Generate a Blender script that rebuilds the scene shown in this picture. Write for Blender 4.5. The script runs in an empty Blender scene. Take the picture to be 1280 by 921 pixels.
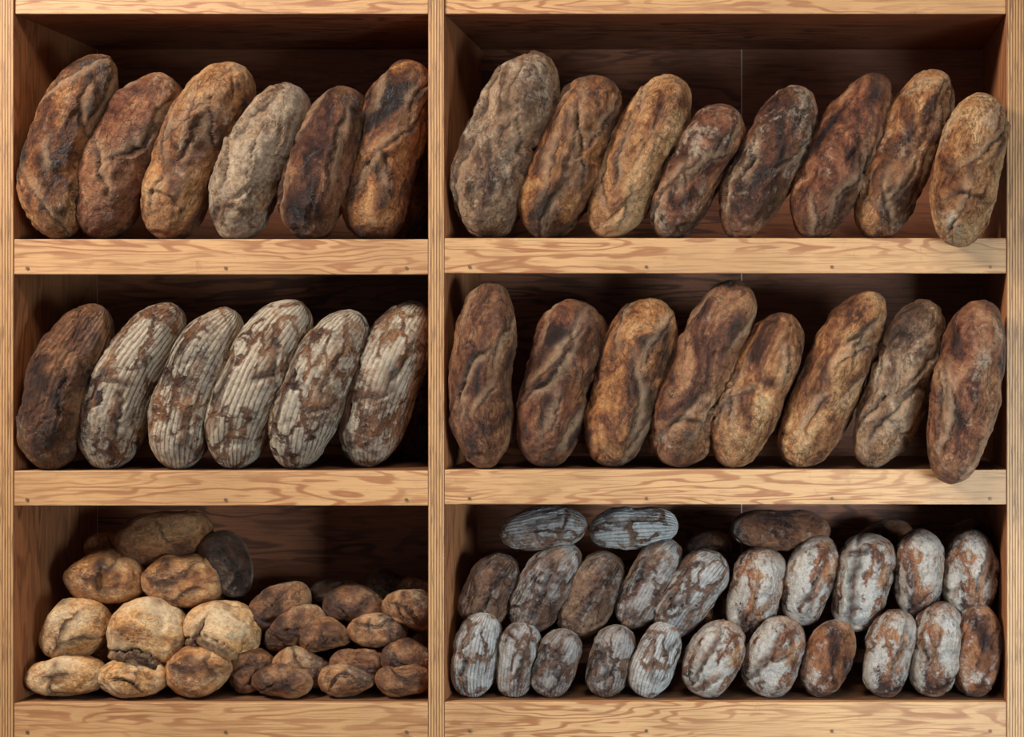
import bpy, math, random
import numpy as np
from mathutils import Vector, noise, Matrix
random.seed(7)
S=0.0015; D=3.0; VX,VY=980.0,430.0
CAMX=(VX-640)*S; CAMZ=(921-VY)*S
def FX(px): return (px-640)*S
def FZ(py): return (921-py)*S
def W(px,py,y):
    k=(D+y)/D
    return CAMX+(px-VX)*S*k, CAMZ-(py-VY)*S*k
DEPTH=0.367
scene=bpy.context.scene
scene.view_settings.view_transform='Standard'
def srgb(c):
    return tuple(((x/255)/12.92 if x/255<=0.04045 else ((x/255+0.055)/1.055)**2.4) for x in c)+(1.0,)

# ---------------- node helpers ----------------
class NT:
    def __init__(s,name):
        s.m=bpy.data.materials.new(name); s.m.use_nodes=True
        s.t=s.m.node_tree; s.n=s.t.nodes; s.bsdf=s.n['Principled BSDF']
    def node(s,ty,**kw):
        nd=s.n.new(ty)
        for k,v in kw.items(): setattr(nd,k,v)
        return nd
    def link(s,a,b): s.t.links.new(a,b)
    def put(s,sock,v):
        if isinstance(v,bpy.types.NodeSocket): s.link(v,sock)
        else: sock.default_value=v
    def math(s,op,a,b=0.0,c=0.0,clamp=False):
        nd=s.node('ShaderNodeMath',operation=op); nd.use_clamp=clamp
        s.put(nd.inputs[0],a); s.put(nd.inputs[1],b); s.put(nd.inputs[2],c)
        return nd.outputs[0]
    def vmath(s,op,a,b):
        nd=s.node('ShaderNodeVectorMath',operation=op)
        s.put(nd.inputs[0],a); s.put(nd.inputs[1],b); return nd.outputs[0]
    def noise(s,v,scale,detail=5,rough=.6,dist=0.0):
        nd=s.node('ShaderNodeTexNoise'); s.link(v,nd.inputs['Vector'])
        nd.inputs['Scale'].default_value=scale; nd.inputs['Detail'].default_value=detail
        nd.inputs['Roughness'].default_value=rough; nd.inputs['Distortion'].default_value=dist
        return nd.outputs[0]
    def ramp(s,f,pts,interp='LINEAR'):
        nd=s.node('ShaderNodeValToRGB'); s.link(f,nd.inputs[0]); cr=nd.color_ramp; cr.interpolation=interp
        while len(cr.elements)<len(pts): cr.elements.new(.5)
        for e,(p,c) in zip(cr.elements,pts): e.position=p; e.color=c
        return nd.outputs[0]
    def sstep(s,v,a,b,lo=0.0,hi=1.0):
        nd=s.node('ShaderNodeMapRange',interpolation_type='SMOOTHSTEP'); s.put(nd.inputs[0],v)
        nd.inputs[1].default_value=a; nd.inputs[2].default_value=b
        nd.inputs[3].default_value=lo; nd.inputs[4].default_value=hi
        return nd.outputs[0]
    def mix(s,f,a,b,mode='MIX'):
        nd=s.node('ShaderNodeMix',data_type='RGBA',blend_type=mode)
        s.put(nd.inputs[0],f); s.put(nd.inputs[6],a); s.put(nd.inputs[7],b); return nd.outputs[2]
    def attr(s,name):
        return s.node('ShaderNodeAttribute',attribute_name=name).outputs['Fac']
    def bump(s,h,strength,dist,prev=None):
        nd=s.node('ShaderNodeBump'); nd.inputs['Strength'].default_value=strength
        nd.inputs['Distance'].default_value=dist; s.link(h,nd.inputs['Height'])
        if prev is not None: s.link(prev,nd.inputs['Normal'])
        return nd.outputs[0]
    def plates(s,P,scale,lo,hi,stretch=.42,warp=.025,wscale=34):
        vo=s.node('ShaderNodeTexVoronoi',feature='DISTANCE_TO_EDGE')
        pv=s.node('ShaderNodeTexNoise'); s.link(P,pv.inputs['Vector']); pv.inputs['Scale'].default_value=wscale; pv.inputs['Detail'].default_value=5; pv.inputs['Roughness'].default_value=.65
        pw=s.vmath('ADD',s.vmath('MULTIPLY',P,(1.0,1.0,stretch)),s.vmath('MULTIPLY',pv.outputs['Color'],(warp,warp,warp)))
        s.link(pw,vo.inputs['Vector']); vo.inputs['Scale'].default_value=scale
        return s.sstep(vo.outputs['Distance'],lo,hi)

# ---------------- bread materials ----------------
def crust_mat(name,cols,flour=0.3,flour_col=(200,180,155),seed=0,bias=0.0,pale_col=(182,124,74),mode='loaf',ridge=.6,period=.0098,char=.55,groove_shade=(40,22,14)):
    ring=(mode=='ring')
    m=NT(name)
    tc=m.node('ShaderNodeTexCoord'); P=m.vmath('ADD',tc.outputs['Object'],(seed*1.37%9,seed*2.11%7,seed*0.73%11))
    Ps=m.vmath('MULTIPLY',P,(1,1,.55))
    nA=m.noise(Ps,13,9,.66,.8)
    nA0=nA
    if bias: nA=m.math('ADD',nA,bias)
    dk,md,gd,tn=[srgb(c) for c in cols]
    col=m.ramp(nA,[(.39,dk),(.465,md),(.54,gd),(.64,tn)])
    pale=m.attr('pale')
    pn=m.math('MULTIPLY',pale,m.sstep(m.noise(P,24,4,.6),.38,.62,.1,1.0))
    col=m.mix(m.math('MULTIPLY',pn,.5),col,srgb(pale_col))
    nB=m.noise(P,120,7,.74,.3)
    col=m.mix(1.0,col,m.ramp(nB,[(.32,(.48,.44,.41,1)),(.5,(1,1,1,1)),(.68,(1.45,1.38,1.3,1))]),'MULTIPLY')
    nW=m.noise(m.vmath('MULTIPLY',P,(1,1,.28)),46,5,.6,1.4)
    wr=m.math('ABSOLUTE',m.math('SUBTRACT',nW,.5))
    wrk=m.sstep(wr,.0,.03,1,0)
    wmask=m.sstep(m.noise(P,12,2,.5),.45,.58)
    wrk=m.math('MULTIPLY',wrk,wmask)
    if mode in('loaf','roll'):
        # fine crackle of a hard-baked crust
        ck=m.plates(P,62,.0,.07,.6,.03,30)
        ck=m.math('MULTIPLY',m.math('SUBTRACT',1,ck),m.sstep(m.noise(P,17,3,.6),.46,.6))
        wrk=m.math('MAXIMUM',wrk,m.math('MULTIPLY',ck,.9 if mode=='loaf' else .5))
    col=m.mix(m.math('MULTIPLY',wrk,.5),col,srgb((54,29,17)))
    nD=m.noise(Ps,28,10,.76,.6)
    col=m.mix(m.sstep(nD,.55,.62,0,char),col,srgb((36,20,13)))
    hi=m.attr('high')
    hn=m.math('ADD',hi,m.math('MULTIPLY',m.math('SUBTRACT',nB,.5),.25))
    col=m.mix(m.math('MULTIPLY',m.sstep(hn,.07,.19),ridge),col,srgb((60,32,18)))
    cr=m.attr('crease')
    nF=m.noise(P,90 if mode!='loaf' else 60,9,.85,.2)
    nM=m.noise(Ps,15,4,.6,.5)
    fl=m.math('ADD',m.math('MULTIPLY',nF,.5),m.math('MULTIPLY',nM,.5))
    hb=nB
    if ring:
        q=m.attr('ringq')
        wob=m.math('MULTIPLY',m.noise(P,14,4,.6),5.0)
        wv=m.math('SINE',m.math('ADD',m.math('MULTIPLY',q,2*math.pi/period),wob))
        wv01=m.math('MULTIPLY_ADD',wv,.5,.5)
        crk=m.plates(P,23,.02,.11,.42,.035)
        crk2=m.math('MAXIMUM',crk,m.sstep(m.noise(P,13,3,.5),.51,.57))
        f=m.sstep(fl,.60-.30*flour,.72-.30*flour)
        f=m.math('MULTIPLY',f,crk2)
        gmod=m.sstep(m.noise(P,9,3,.5),.40,.6,.8,.3)
        gr0=m.sstep(m.math('ADD',wv01,m.math('MULTIPLY',m.math('SUBTRACT',nF,.5),1.8)),.0,.4,0,1)
        gr=m.math('SUBTRACT',1,m.math('MULTIPLY',m.math('SUBTRACT',1,gr0),gmod))
        f=m.math('MULTIPLY',f,gr)
        f=m.math('MULTIPLY',f,m.math('SUBTRACT',1,m.math('MULTIPLY',cr,.9)),clamp=True)
        f=m.math('MULTIPLY',f,.9)
        hb=m.math('ADD',nB,m.math('ADD',m.math('MULTIPLY',wv01,.32),m.math('MULTIPLY',crk2,.8)))
    elif mode=='floury':
        crk=m.plates(P,15,.01,.10,.5,.045)
        crk2=m.math('MAXIMUM',crk,m.sstep(m.noise(P,16,3,.5),.47,.54))
        f=m.sstep(fl,.61-.26*flour,.69-.26*flour)
        f=m.math('MULTIPLY',f,crk2)
        f=m.math('MULTIPLY',f,m.math('SUBTRACT',1,m.math('MULTIPLY',pale,.6)))
        f=m.math('MULTIPLY',f,m.math('SUBTRACT',1,m.math('MULTIPLY',cr,.95)),clamp=True)
        f=m.math('MULTIPLY',f,.86)
        hb=m.math('ADD',nB,m.math('MULTIPLY',crk2,.45))
    elif mode=='roll':
        f=m.sstep(fl,.62-.26*flour,.78-.26*flour)
        f=m.math('MULTIPLY',f,m.math('SUBTRACT',1,m.sstep(hi,.08,.2)))
        f=m.math('MULTIPLY',f,.8)
    else:
        col=m.mix(m.math('MULTIPLY',cr,.5),col,srgb((186,132,84)))
        f=m.sstep(fl,.65-.26*flour,.75-.26*flour)
        f=m.math('MULTIPLY',f,.68)
        f=m.math('ADD',f,m.math('MULTIPLY',cr,m.math('MULTIPLY',nF,.5)),clamp=True)
    col=m.mix(f,col,m.mix(1.0,srgb(flour_col),m.ramp(nB,[(.3,(.62,.58,.54,1)),(.55,(1,1,1,1)),(.7,(1.12,1.12,1.12,1))]),'MULTIPLY'))
    col=m.mix(m.math('MULTIPLY',m.attr('groove'),.85),col,srgb(groove_shade))  # shade put into the groove colour to sharpen the creases
    m.link(col,m.bsdf.inputs['Base Color'])
    m.link(m.math('ADD',m.math('MULTIPLY',f,.35),m.sstep(nA0,.3,.6,.36,.54)),m.bsdf.inputs['Roughness'])
    m.bsdf.inputs['Specular IOR Level'].default_value=.42
    nE=m.noise(P,260,4,.7)
    h=m.math('ADD',hb,m.math('MULTIPLY',nE,.28))
    h=m.math('ADD',h,m.math('MULTIPLY',nD,1.3 if mode!='roll' else .4))
    h=m.math('SUBTRACT',h,m.math('MULTIPLY',wrk,.4))
    h=m.math('ADD',h,m.math('MULTIPLY',f,.1))
    m.link(m.bump(h,1.0 if mode!='roll' else .75,.009),m.bsdf.inputs['Normal'])
    return m.m

# ---------------- bread geometry ----------------
def make_bread(name,b,m,t,w,mat,depth=None,front=-0.02,dr=1.15,p=3.2,rest=None,seed=0,creases=(),swirls=(),NTt=136,NA=112,
               amp=1.0,taper=0.0,yaw=0.0,pitch=0.0,crown=-0.5,rough=1.0,big=.16,xlim=None,knob=None):
    rad=w*S/2
    if depth is None: depth=front+rad*dr
    B=Vector(W(*b,depth)); T=Vector(W(*t,depth)); 
    M=(B+T)/2 if m is None else Vector(W(*m,depth))
    C=(B+T)/2; L=(T-B).length
    u=(T-B)/L; a=math.atan2(u.x,u.y); v=Vector((math.cos(a),-math.sin(a)))
    rad*=(D+depth)/D
    mx=(M-C).dot(v); mz=(M-C).dot(u)*.5
    so=Vector((seed*3.17%50,seed*1.93%50,seed*5.71%50))
    ratio=L/(2*rad)
    verts=[];pale=[];cre=[];gro=[];rq=[];hig=[]
    N=noise.noise; exp=math.exp
    o9=Vector((9,9,9)); st=Vector((3.2,3.2,1.2)); st2=Vector((8,8,2.6))
    def vert(tt,ph):
        zn=2*tt-1
        pr=(max(0,1-abs(zn)**p))**.5*(1+taper*zn)
        sx=mx*4*tt*(1-tt); sz=-L/2+L*tt+mz*4*tt*(1-tt)
        dx=mx*4*(1-2*tt); dz=L
        l=math.hypot(dx,dz); nx,nz=dz/l,-dx/l
        cx=math.sin(ph); cy=-math.cos(ph)
        ex=2.25
        rr=1/((abs(cx)**ex+abs(cy)**ex)**(1/ex))
        if cx>0: rr*=1-.06*cx
        ox=cx*rr*rad*pr; oy=cy*rr*rad*dr*pr
        pos=Vector((sx+nx*ox,oy,sz+nz*ox))
        nrm=Vector((nx*cx,cy,nz*cx+ (zn*abs(zn)**3)*.9)); nrm.normalize()
        q=pos/rad*.55+so
        d=N(q*1.1)*big+N(q*2.6)*.07*rough+N(q*6.5)*.034*rough+N(q*14)*.018*rough
        d-=.10*rough*max(0,.16-abs(N(q*st+o9)))/.16*max(0,.5+N(q*1.7+o9))
        d+=.025*rough*N(q*st2)
        d*=amp
        xs=ph*max(pr,.05); zs=zn*ratio
        c=0;g=0;e2=0;h=0
        wn=.13*N(q*3.0)+.08*N(q*9)
        for (x0,z0,ang,ln,am,cv) in creases:
            ddx=xs-x0; ddz=zs-z0
            al=ddx*math.sin(ang)+ddz*math.cos(ang)
            if abs(al)>ln*1.5: continue
            pe=ddx*math.cos(ang)-ddz*math.sin(ang)+cv*al*al+wn
            mk=exp(-(al/ln)**4)
            if pe>0: 
                z=am*mk*exp(-pe/.22)*min(1,pe/.045); d+=z; h=max(h,z)
            if abs(pe)<.6:
                d-=am*.5*mk*exp(-(pe/.06)**2)
                c=max(c,mk*exp(-((pe+.12)/.12)**2)); g=max(g,mk*exp(-(pe/.035)**2))
        if knob:
            kd=math.hypot(xs-knob[0],zs-knob[1])
            z=knob[2]*exp(-(kd/.42)**1.5); d+=z; h=max(h,z*.55)
        for (x0,z0,r0,am) in swirls:
            ddx=xs-x0+wn; ddz=zs-z0; rr2=math.hypot(ddx,ddz*1.1); th=math.atan2(ddz,ddx)
            vis=.5+.5*math.cos(th-1.2)
            pe=rr2-r0*(1+.3*(th/math.pi))+wn*1.2
            if pe>0: z=am*vis*exp(-pe/.4)*min(1,pe/.1); d+=z; h=max(h,z)
            else: e2=max(e2,min(1,-pe/.15))
            d-=am*.3*vis*exp(-(pe/.09)**2); g=max(g,exp(-(pe/.05)**2)*.5*vis)
        pos=pos+nrm*(d*rad*(.35+.65*pr))
        e=max(0,(abs(zn)-.72)/.28)
        base=max(0,math.sin(ph))**2
        pl=min(1,e*.8+base*.8+e2)
        dph=(ph-crown+math.pi)%(2*math.pi)-math.pi
        verts.append(pos);pale.append(pl);cre.append(c);gro.append(g);rq.append(dph*(.4+.6*pr)*rad);hig.append(h+max(0,d-h)*.25)
    vert(0.0,0.0)
    for i in range(1,NTt):
        tt=.5-.5*math.cos(math.pi*i/NTt)
        tt=.5*tt+.5*i/NTt if 2<i<NTt-2 else tt
        for j in range(NA):
            vert(tt,-math.pi+2*math.pi*j/NA)
    vert(1.0,0.0)
    faces=[]
    last=len(verts)-1
    for j in range(NA):
        faces.append((0,1+(j+1)%NA,1+j))
        o=1+(NTt-2)*NA
        faces.append((last,o+j,o+(j+1)%NA))
    for i in range(NTt-2):
        for j in range(NA):
            a0=1+i*NA+j; a1=1+i*NA+(j+1)%NA
            faces.append((a0,a1,a1+NA,a0+NA))
    me=bpy.data.meshes.new(name+'_mesh')
    me.from_pydata([tuple(x) for x in verts],[],faces)
    me.polygons.foreach_set('use_smooth',[True]*len(me.polygons))
    for nm,arr in (('pale',pale),('crease',cre),('groove',gro),('ringq',rq),('high',hig)):
        at=me.attributes.new(nm,'FLOAT','POINT'); at.data.foreach_set('value',arr)
    me.materials.append(mat)
    R=Matrix.Rotation(yaw,4,'Z')@Matrix.Rotation(pitch,4,'X')@Matrix.Rotation(a,4,'Y')
    ob=bpy.data.objects.new(name,me)
    loc=Vector((C.x,depth,C.y))
    rv=[R@x for x in verts]
    if rest is not None:
        loc.z=rest-min(x.z for x in rv)-.0010
    if xlim:
        mn=min(x.x for x in rv)+loc.x; mxx=max(x.x for x in rv)+loc.x
        if mn<xlim[0]: loc.x+=xlim[0]-mn
        if mxx>xlim[1]: loc.x-=mxx-xlim[1]
    my=max(x.y for x in rv)+loc.y
    if my>DEPTH-.003: loc.y-=my-(DEPTH-.003)
    ob.matrix_world=Matrix.Translation(loc)@R
    scene.collection.objects.link(ob)
    return ob
BL=(FX(17)+.001,FX(535)-.001); BRX=(FX(555)+.001,FX(1258)-.001)

rnd=random.Random(41)
def rc(n,spread=.9,zs=2.0,am=(.06,.15)):
    out=[]
    for _ in range(n):
        out.append((rnd.uniform(-spread,spread),rnd.uniform(-zs,zs),rnd.uniform(-.6,.6)+(math.pi if rnd.random()<.5 else 0),
                    rnd.uniform(.5,1.3),rnd.uniform(*am),rnd.uniform(-.3,.3)))
    return out

CRUST={
 'dark':[(36,20,13),(84,45,28),(128,78,48),(172,120,80)],
 'gold':[(68,37,22),(134,80,46),(184,126,76),(214,164,112)],
 'red':[(42,22,15),(100,54,33),(144,87,55),(186,134,92)],
 'grey':[(54,37,27),(108,76,55),(150,114,84),(192,156,120)],
 'orange':[(40,22,13),(112,63,34),(174,111,60),(208,154,100)],
}
Zs1L,Zs1R,Zs2L,Zs2R,Zs3=FZ(299),FZ(298),FZ(589),FZ(587),FZ(878)
top_left=[((60,299),(63,188),(122,68),84,'orange',.32,-.01,-.045),
 ((127,299),(152,198),(218,97),88,'red',.3,0,-.02),
 ((207,299),(238,195),(308,80),86,'gold',.42,0,-.02),
 ((290,299),(320,205),(376,107),84,'grey',.8,.05,-.02),
 ((384,298),(404,205),(441,108),86,'dark',.2,-.01,-.02),
 ((468,298),(482,190),(526,74),88,'orange',.2,-.02,.02)]
top_right=[((602,300),(634,185),(680,66),100,'grey',.55,0,-.03),
 ((674,302),(714,208),(758,101),94,'orange',.18,-.02,-.03),
 ((750,298),(797,200),(848,97),84,'gold',.32,.07,-.02),
 ((828,298),(870,216),(914,131),78,'red',.6,0,-.02),
 ((916,299),(959,205),(1006,107),80,'dark',.5,0,-.02),
 ((1005,299),(1052,200),(1102,94),86,'red',.35,.02,-.02),
 ((1090,301),(1127,200),(1178,91),82,'gold',.5,0,-.02),
 ((1199,309),(1211,212),(1238,117),86,'gold',.5,.06,-.1)]
mid_right=[((600,590),(592,475),(612,356),80,'dark',.25,.01,-.04),
 ((682,590),(699,487),(731,384),90,'red',.25,-.01,-.02),
 ((757,587),(790,480),(826,378),94,'orange',.22,-.03,-.02),
 ((838,587),(878,475),(927,357),90,'dark',.3,.02,-.02),
 ((906,587),(946,492),(989,397),82,'gold',.18,-.01,-.02),
 ((990,590),(1040,488),(1098,374),84,'gold',.3,-.01,-.02),
 ((1086,594),(1123,490),(1163,384),86,'grey',.5,.03,-.03),
 ((1186,604),(1208,490),(1231,374),86,'red',.4,.01,-.1)]
SW={2:(.1,-2.0,.6,.12),3:(.2,-2.0,.5,.12),13:(.25,-1.6,.75,.13),17:(.35,-2.0,.7,.12),20:(.3,-1.8,.7,.12)}
k=0
for rowi,(row,rest) in enumerate(((top_left,Zs1L),(top_right,Zs1R),(mid_right,Zs2R))):
    for i,(b,m_,t,w,kd,fl,bias,front) in enumerate(row):
        mt=crust_mat('sourdough_crust_%d'%k,CRUST[kd],flour=fl,seed=k*1.7+3,bias=bias,flour_col=(206,180,150),char=.7 if kd in('dark','orange','red') else .5,ridge=.45)
        cs=rc(rnd.choice([4,5,6]))
        r=rest
        if i==7: r=None
        make_bread('sourdough_loaf',b,m_,t,w,mt,front=front if i!=7 else -.115,rest=r,seed=k+1,creases=cs,
                   swirls=[SW[k]] if k in SW else (),rough=1.2 if kd=='grey' else 1.0,xlim=(BL if rowi==0 else BRX) if i!=7 else None,
                   yaw=rnd.uniform(-.08,.08),taper=rnd.uniform(-.09,.09),p=rnd.uniform(2.7,3.6))
        k+=1
mtb=crust_mat('sourdough_crust_rear',CRUST['dark'],flour=.2,seed=77)
make_bread('sourdough_loaf',(486,292),None,(536,130),76,mtb,depth=.26,rest=Zs1L,seed=301,creases=rc(3),xlim=BL)
mtb2=crust_mat('floured_basket_crust_rear',[(36,22,15),(66,40,26),(98,62,40),(130,90,62)],flour=.3,flour_col=(150,124,96),seed=79,mode='ring')
make_bread('basket_proofed_loaf',(496,580),None,(540,430),76,mtb2,depth=.26,rest=Zs2L,seed=302,creases=rc(3),xlim=BL)
# ring loaves
mid_left=[((60,588),(74,490),(124,382),84,.25),((132,588),(156,490),(223,384),86,.68),((218,589),(243,490),(293,389),86,.75),
 ((289,588),(320,485),(378,379),90,1.0),((364,588),(396,490),(448,390),86,.7),((455,590),(480,490),(526,383),88,.62)]
for i,(b,m_,t,w,fl) in enumerate(mid_left):
    k+=1
    mt=crust_mat('floured_basket_crust_%d'%i,[(46,27,18),(88,52,32),(124,79,48),(162,113,74)],flour=fl,flour_col=(218,198,170) if i else (156,126,96),seed=k*2.3,mode='ring')
    cs=[(-.5+rnd.uniform(-.2,.2),rnd.uniform(-.8,.8),rnd.uniform(-.2,.2),1.5,.15,.1),(.45,rnd.uniform(-1,1),rnd.uniform(-.5,.1),.9,.13,0),(-1.0,rnd.uniform(-1,1),.2,.9,.1,0),
        (rnd.uniform(-.6,.6),rnd.uniform(-1.6,1.6),rnd.uniform(.7,1.5),.5,.1,.2)]
    make_bread('basket_proofed_loaf',b,m_,t,w,mt,rest=Zs2L,seed=k,creases=cs,amp=.7,p=2.8,crown=-.3,xlim=BL,front=-.02 if 0<i<5 else (.02 if i else -.04))

# bottom right : floury small loaves
FLC=[(50,32,24),(92,61,44),(128,91,67),(158,122,92)]
FL=[crust_mat('floury_crust_%d'%i,FLC,flour=f,flour_col=c,seed=31+i*3.3,mode='ring',period=.0075)
    for i,(f,c) in enumerate([(.8,(212,206,196)),(.66,(196,188,178)),(.55,(182,172,162)),(.42,(172,160,148))])]
BR=[crust_mat('brown_floury_crust_%d'%i,[(46,24,16),(102,57,34),(146,90,54),(180,126,82)],flour=f,flour_col=(208,196,180),seed=61+i*4.1,mode='floury',char=.4)
    for i,f in enumerate([.8,.66,.48])]
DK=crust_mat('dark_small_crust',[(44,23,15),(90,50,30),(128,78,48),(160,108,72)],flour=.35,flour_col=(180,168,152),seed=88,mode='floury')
rowA=[((586,877),(606,771),62,FL[0]),((638,877),(658,785),54,FL[1]),((680,877),(714,797),58,FL[2]),((753,877),(776,787),56,FL[2]),
 ((800,877),(836,787),58,FL[0]),((872,878),(917,788),68,BR[0]),((948,879),(989,784),72,BR[0]),((1016,878),(1054,785),62,BR[2]),
 ((1099,878),(1126,768),64,BR[1]),((1160,879),(1181,762),66,BR[1]),((1226,880),(1228,764),64,BR[2])]
rowB=[((594,783),(634,694),66,FL[3]),((650,788),(718,681),70,FL[2]),((712,796),(766,692),68,FL[3]),((783,783),(842,676),62,FL[2]),
 ((825,790),(900,690),70,FL[1]),((931,796),(961,685),66,BR[1]),((998,781),(1029,668),66,BR[0]),((1063,787),(1097,668),74,BR[0]),
 ((1146,772),(1152,660),66,BR[1]),((1213,774),(1219,661),70,BR[1])]
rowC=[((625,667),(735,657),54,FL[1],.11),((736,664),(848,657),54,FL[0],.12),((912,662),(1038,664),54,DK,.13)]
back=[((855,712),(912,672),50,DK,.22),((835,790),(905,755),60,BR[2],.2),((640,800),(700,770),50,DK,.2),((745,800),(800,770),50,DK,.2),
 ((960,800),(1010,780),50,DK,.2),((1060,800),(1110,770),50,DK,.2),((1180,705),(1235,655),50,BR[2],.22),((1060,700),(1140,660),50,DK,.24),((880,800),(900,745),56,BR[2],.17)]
def slash(): return [(rnd.uniform(-.6,.3),rnd.uniform(-.4,.4),rnd.uniform(-.45,.35)+(math.pi if rnd.random()<.5 else 0),rnd.uniform(.7,1.4),rnd.uniform(.14,.22),rnd.uniform(-.2,.2)),
                     (rnd.uniform(-.4,.9),rnd.uniform(-1.2,1.2),rnd.uniform(.2,1.2),.6,.12,.3)]
for (b,t,w,mt) in rowA:
    k+=1
    make_bread('floury_batard',b,None,t,w,mt,depth=.055,dr=1.05,p=rnd.uniform(2.7,3.2),rest=Zs3,seed=k,creases=slash(),NTt=84,NA=76,yaw=rnd.uniform(-.15,.15),taper=rnd.uniform(-.08,.08),xlim=BRX)
for (b,t,w,mt) in rowB:
    k+=1
    make_bread('floury_batard',b,None,t,w,mt,depth=.10,dr=1.1,p=rnd.uniform(2.7,3.2),seed=k,creases=slash(),NTt=84,NA=76,taper=rnd.uniform(-.08,.08),xlim=BRX)
for (b,t,w,mt,dp) in rowC+back:
    k+=1
    make_bread('floury_batard',b,None,t,w,mt,depth=dp,dr=1.05,p=2.8,seed=k,creases=slash(),NTt=64,NA=56,xlim=BRX)

# bottom left : rolls
RG=[crust_mat('roll_crust_%d'%i,c,flour=f,flour_col=(228,200,160),seed=101+i*5.3,bias=bi,pale_col=(206,154,98),ridge=.9,mode='roll',char=.25,groove_shade=(84,46,24)) for i,(c,f,bi) in enumerate([
 ([(104,62,34),(168,112,62),(208,152,92),(228,184,130)],.65,.04),([(98,56,30),(160,103,54),(202,144,84),(222,175,120)],.68,.03),
 ([(80,44,24),(142,88,48),(188,129,76),(214,162,108)],.5,.02)])]
RB=[crust_mat('brown_roll_crust_%d'%i,[(38,21,14),(78,46,28),(122,77,46),(170,119,76)],flour=f,flour_col=(206,178,140),seed=141+i*4.7,bias=bi,mode='roll',char=.55,ridge=.95) for i,(f,bi) in enumerate([(.45,0.0),(.6,0.02),(.35,.03)])]
GY=crust_mat('dark_floury_roll_crust',[(46,29,20),(82,54,37),(116,81,57),(144,107,78)],flour=.6,flour_col=(166,146,124),seed=177,mode='roll')  # greyish dark brown crust with flour
BD=crust_mat('brown_side_loaf_crust',[(92,54,32),(136,86,50),(172,116,70),(192,140,92)],flour=.3,flour_col=(196,166,130),seed=191,mode='roll',char=.15)
rolls=[ # cx,cy,w,h,ang,depth,mat,rest
 (76,853,98,54,3,.05,RG[1],1),(168,857,92,52,-2,.05,RG[0],1),(251,849,84,64,8,.055,RG[2],1),(313,846,60,62,60,.09,RB[2],1),
 (353,861,78,44,-3,.05,RB[0],1),(434,862,74,40,0,.05,RB[1],1),(504,863,70,42,-3,.05,RB[2],1),
 (96,789,92,80,20,.085,RG[1],0),(186,798,98,92,-15,.085,RG[0],0),(280,790,98,86,-20,.09,RG[1],0),
 (378,835,76,50,-10,.08,RB[1],0),(446,831,68,46,-6,.08,RB[2],0),(510,825,68,46,-3,.08,RB[0],0),
 (128,822,60,50,0,.14,RG[2],0),(228,815,50,50,40,.15,RB[0],0),
 (130,725,102,66,-6,.12,RG[2],0),(229,726,98,70,3,.125,RG[2],0),(284,706,88,60,-60,.15,GY,0),
 (349,760,86,54,38,.13,RB[0],0),(369,786,82,50,32,.11,RB[0],0),(405,794,68,44,-5,.1,RB[2],0),(471,789,76,44,-4,.1,RB[1],0),
 (513,762,70,54,-8,.12,RB[1],0),(444,757,78,50,-4,.15,RB[0],0),(418,740,62,40,-5,.19,GY,0),(486,732,54,38,-5,.21,GY,0),(518,738,54,34,0,.2,RB[0],0),
 (205,673,122,76,14,.16,BD,0),(140,682,70,36,8,.2,BD,0),
 (200,770,80,60,0,.2,RG[2],0),(110,770,80,60,0,.2,RG[2],0),(310,800,80,60,0,.19,RB[0],0),(430,800,90,60,0,.22,RB[0],0),(500,800,90,60,0,.22,RB[0],0),
 (240,760,80,70,0,.21,RG[2],0),(70,840,80,60,0,.17,RG[2],0),(200,850,80,60,0,.2,RG[2],0),(330,850,90,60,0,.2,RB[2],0)]
for (cx,cy,w,h,ang,dp,mt,rs) in rolls:
    k+=1
    an=math.radians(ang); hx,hy=w/2*math.cos(an),w/2*math.sin(an)
    cs=[(rnd.uniform(-.5,.2),rnd.uniform(-.3,.3),rnd.uniform(-.7,.7)+(math.pi if rnd.random()<.35 else 0),rnd.uniform(.9,1.3),rnd.uniform(.24,.34),rnd.uniform(-.6,.6)),
        (rnd.uniform(-.5,.6),rnd.uniform(-.7,.7),rnd.uniform(0,6.28),.6,.2,.5)]
    nm='bread_roll' if mt is not BD else 'rustic_loaf'
    kn=(rnd.uniform(-1.3,-.6),rnd.uniform(-.5,.5),rnd.uniform(.2,.34)) if mt is not BD else None
    if mt is BD: cs=[(-.3,.3,1.2,.6,.1,.2)]
    make_bread(nm,(cx-hx,cy+hy),None,(cx+hx,cy-hy),h*.95,mt,depth=dp,dr=1.1 if h<60 else .92,p=2.35,
        rest=Zs3 if rs else None,seed=k,creases=cs,NTt=80,NA=76,amp=1.3,rough=.7,big=.22,taper=rnd.uniform(-.2,.2),knob=kn,xlim=BL)

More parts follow.
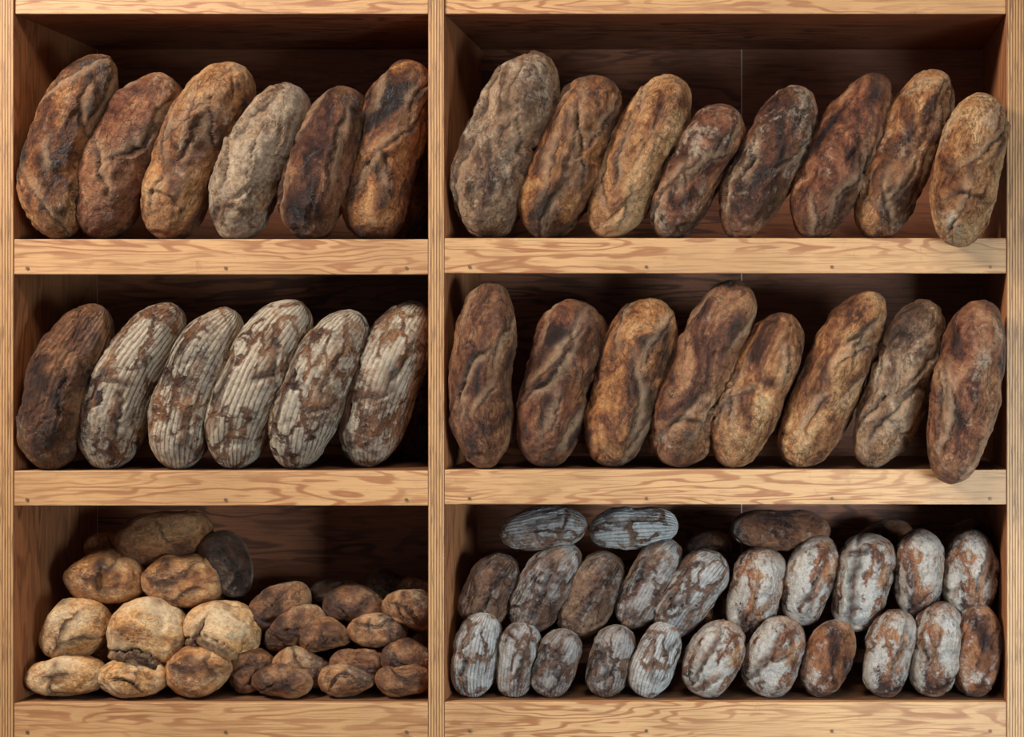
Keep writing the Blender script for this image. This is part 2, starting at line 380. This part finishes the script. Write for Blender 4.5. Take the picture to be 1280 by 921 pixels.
# ---------------- wood ----------------
def wood_mat(name,base,line,dark,axis='X',contour=16,stretch=10,sc=2.2,rough=.55,lstr=.7):
    m=NT(name)
    tc=m.node('ShaderNodeTexCoord'); oi=m.node('ShaderNodeObjectInfo')
    off=m.node('ShaderNodeCombineXYZ'); 
    for i_ in range(3): m.link(m.math('MULTIPLY',oi.outputs['Random'],[17.0,31.0,11.0][i_]),off.inputs[i_])
    P=m.vmath('ADD',tc.outputs['Object'],off.outputs[0])
    st={'X':(1,stretch,stretch),'Z':(stretch,stretch,1)}[axis]
    Pg=m.vmath('MULTIPLY',P,st)
    n=m.noise(Pg,sc,3,.5,.3)
    fine0=m.noise(m.vmath('MULTIPLY',P,{'X':(14,60,60),'Z':(60,60,14)}[axis]),1.0,3,.6)
    n=m.math('ADD',n,m.math('MULTIPLY',fine0,.035))
    s=m.math('SINE',m.math('MULTIPLY',n,contour*2*math.pi))
    l=m.sstep(s,-.1,1.0)
    fine=m.noise(m.vmath('MULTIPLY',P,{'X':(9,260,260),'Z':(260,260,9)}[axis]),1.0,5,.65)
    big=m.noise(P,5,3,.5)
    amt=m.math('MULTIPLY',l,m.sstep(m.noise(Pg,sc*.7,2,.5),.35,.6,.15,1))
    col=m.mix(m.math('MULTIPLY',amt,lstr),srgb(base),srgb(line))
    col=m.mix(m.sstep(fine,.45,.7,0,.65),col,srgb(dark))
    col=m.mix(m.sstep(big,.4,.7,0,.35),col,srgb(dark))
    sm=m.noise(P,22,6,.75,.4)
    col=m.mix(m.sstep(sm,.56,.75,0,.45),col,srgb(dark))
    m.link(col,m.bsdf.inputs['Base Color']); m.bsdf.inputs['Roughness'].default_value=rough
    m.link(m.bump(fine,.3,.002),m.bsdf.inputs['Normal'])
    return m.m
pine=wood_mat('pine_front',(198,150,100),(150,90,52),(140,96,60),'X',13,8,2.3,lstr=.88)
panel_h=wood_mat('stained_ply_panel',(158,94,58),(84,45,27),(88,50,32),'X',12,6,2.0,lstr=.9)
panel_v=wood_mat('stained_ply_side',(172,108,64),(112,62,34),(108,64,38),'Z',11,6,2.2)
shelf_top=wood_mat('shelf_surface',(124,82,52),(94,58,35),(74,47,32),'X',9,6,2.0)
def ply_edge(name,period=.0052):
    m=NT(name); tc=m.node('ShaderNodeTexCoord')
    sx=m.node('ShaderNodeSeparateXYZ'); m.link(tc.outputs['Object'],sx.inputs[0])
    P=m.vmath('MULTIPLY',tc.outputs['Object'],(60,60,3))
    n=m.noise(P,1.0,4,.6)
    x=m.math('ADD',sx.outputs[0],m.math('MULTIPLY',n,.0006))
    s=m.math('SINE',m.math('MULTIPLY',x,2*math.pi/period))
    col=m.mix(m.sstep(s,-.3,.9),srgb((190,144,94)),srgb((128,84,48)))
    n2=m.noise(m.vmath('MULTIPLY',tc.outputs['Object'],(300,300,14)),1.0,5,.65)
    col=m.mix(m.sstep(n2,.48,.66,0,.75),col,srgb((94,62,38)))
    m.link(col,m.bsdf.inputs['Base Color']); m.bsdf.inputs['Roughness'].default_value=.6
    m.link(m.bump(s,.2,.001),m.bsdf.inputs['Normal'])
    return m.m
ply=ply_edge('ply_edge')
steel=NT('screw_metal'); steel.bsdf.inputs['Metallic'].default_value=.4; steel.bsdf.inputs['Roughness'].default_value=.5
steel.bsdf.inputs['Base Color'].default_value=srgb((128,92,62)); steel=steel.m

unit=bpy.data.objects.new('wooden_bread_shelf',None); scene.collection.objects.link(unit)
def box(name,x0,x1,y0,y1,z0,z1,mats,parent=unit,bev=.0015,front=None):
    c=Vector(((x0+x1)/2,(y0+y1)/2,(z0+z1)/2)); h=Vector(((x1-x0)/2,(y1-y0)/2,(z1-z0)/2))
    vs=[(sx*h.x,sy*h.y,sz*h.z) for sx in(-1,1) for sy in(-1,1) for sz in(-1,1)]
    fs=[(0,1,3,2),(4,6,7,5),(0,4,5,1),(2,3,7,6),(0,2,6,4),(1,5,7,3)]
    me=bpy.data.meshes.new(name+'_mesh'); me.from_pydata(vs,[],fs); 
    for mt in mats: me.materials.append(mt)
    if len(mats)>1: me.polygons[2].material_index=1
    ob=bpy.data.objects.new(name,me); ob.location=c; scene.collection.objects.link(ob)
    if bev:
        md=ob.modifiers.new('bevel','BEVEL'); md.width=bev; md.segments=2
    if parent: ob.parent=parent
    return ob
FL_Z=-.42
zt,zb=FZ(-8),FL_Z
box('side_panel_left',FX(-6),FX(17),0,DEPTH,zb,zt,[panel_v,ply])
box('divider',FX(535),FX(555),0,DEPTH,zb,zt,[panel_v,ply])
box('side_panel_right',FX(1258),FX(1286),0,DEPTH,zb,zt,[panel_v,ply])
bays=[(17,535),(555,1258)]
for bi,(a,b) in enumerate(bays):
    x0,x1=FX(a)+.0003,FX(b)-.0003
    box('top_board',x0,x1,.004,DEPTH,FZ(17),zt,[panel_h,pine])
    if bi==0:
        box('back_panel',x0,x1,DEPTH,DEPTH+.012,FL_Z,zt,[panel_h],bev=0)
    else:
        xs=W(927,0,DEPTH)[0]
        box('back_panel_a',x0,xs-.0012,DEPTH,DEPTH+.012,FL_Z,zt,[panel_h],bev=0)
        box('back_panel_b',xs+.0012,x1,DEPTH,DEPTH+.012,FL_Z,zt,[panel_h],bev=0)
    off=0 if bi==0 else -1.5
    for (yt,yb) in ((299,343),(588.5,632),(879,923)):
        yt+=off; yb+=off if yb<900 else 0
        box('shelf_board',x0,x1,.018,DEPTH,FZ(yt)-.018,FZ(yt),[shelf_top],bev=0)
        box('shelf_nosing',x0,x1,.001,.018,FZ(yb),FZ(yt),[pine])
        pts=[34,282,508] if bi==0 else [587,808,1040,1238]
        for px in pts:
            bpy.ops.mesh.primitive_cylinder_add(vertices=16,radius=.0032,depth=.003,location=(FX(px),.0008,FZ(yt+36)),rotation=(math.pi/2,0,0))
            o=bpy.context.object; o.name='screw'; o.data.materials.append(steel); o.parent=unit
    box('base_front',x0,x1,.02,.035,FL_Z,FZ(923),[pine])
pw=NT('gap_light_pale'); pw.bsdf.inputs['Base Color'].default_value=srgb((226,216,200)); pw.bsdf.inputs['Roughness'].default_value=.8  # pale colour imitating the light line in the back panel gap
xs=W(927,0,DEPTH)[0]
box('gap_light_strip',xs-.0011,xs+.0011,DEPTH-.0006,DEPTH+.006,Zs3,FZ(17),[pw.m],bev=0)  # added strip standing in for the bright gap between back panels
# room
wm=NT('plaster_wall'); c=wm.node('ShaderNodeTexCoord'); 
wm.link(wm.mix(wm.noise(c.outputs['Object'],4,5,.6),srgb((205,195,178)),srgb((222,214,200))),wm.bsdf.inputs['Base Color']); wm.bsdf.inputs['Roughness'].default_value=.85
box('wall_back',-3.2,3.2,DEPTH+.013,DEPTH+.1,FL_Z-.05,2.6,[wm.m],parent=None,bev=0)
fm=NT('floor_tile'); c=fm.node('ShaderNodeTexCoord'); br=fm.node('ShaderNodeTexBrick'); fm.link(c.outputs['Object'],br.inputs['Vector'])
br.offset=0; br.inputs['Scale'].default_value=3; br.inputs['Brick Width'].default_value=1; br.inputs['Row Height'].default_value=1; br.inputs['Mortar Size'].default_value=.01
br.inputs['Color1'].default_value=srgb((120,104,88)); br.inputs['Color2'].default_value=srgb((112,98,84)); br.inputs['Mortar'].default_value=srgb((70,62,55))
fm.link(br.outputs[0],fm.bsdf.inputs['Base Color']); fm.bsdf.inputs['Roughness'].default_value=.5
box('floor',-3.2,3.2,-3.6,DEPTH+.1,FL_Z-.05,FL_Z,[fm.m],parent=None,bev=0)

# ---------------- light ----------------
def area(name,loc,target,size,sy,power,col,spread=180):
    l=bpy.data.lights.new(name,'AREA'); l.shape='RECTANGLE'; l.size=size; l.size_y=sy; l.energy=power; l.color=col; l.spread=math.radians(spread)
    o=bpy.data.objects.new(name,l); o.location=loc
    o.rotation_euler=(Vector(target)-Vector(loc)).to_track_quat('-Z','Y').to_euler(); scene.collection.objects.link(o)
area('window_light',(-2.1,-1.6,2.5),(0.25,.1,.7),.9,.7,138,(1,.96,.9))
area('overhead_fill',(0.6,-1.6,2.6),(0.5,.1,.6),.7,.5,24,(1,.94,.86))  # added fill light from above, no actual lamp there
area('daylight_low',(2.2,-2.2,.25),(0.6,.1,.2),.9,.8,14,(.62,.82,1),55)
w=bpy.data.worlds.new('world'); scene.world=w; w.use_nodes=True
w.node_tree.nodes['Background'].inputs[0].default_value=(.85,.9,1,1); w.node_tree.nodes['Background'].inputs[1].default_value=.14

cam=bpy.data.cameras.new('camera'); co=bpy.data.objects.new('camera',cam); scene.collection.objects.link(co)
co.location=(CAMX,-D,CAMZ); co.rotation_euler=(math.pi/2,0,0)
cam.sensor_width=36; cam.lens=36*D/(1280*S); cam.shift_x=(640-VX)/1280; cam.shift_y=(VY-460.5)/1280
scene.camera=co
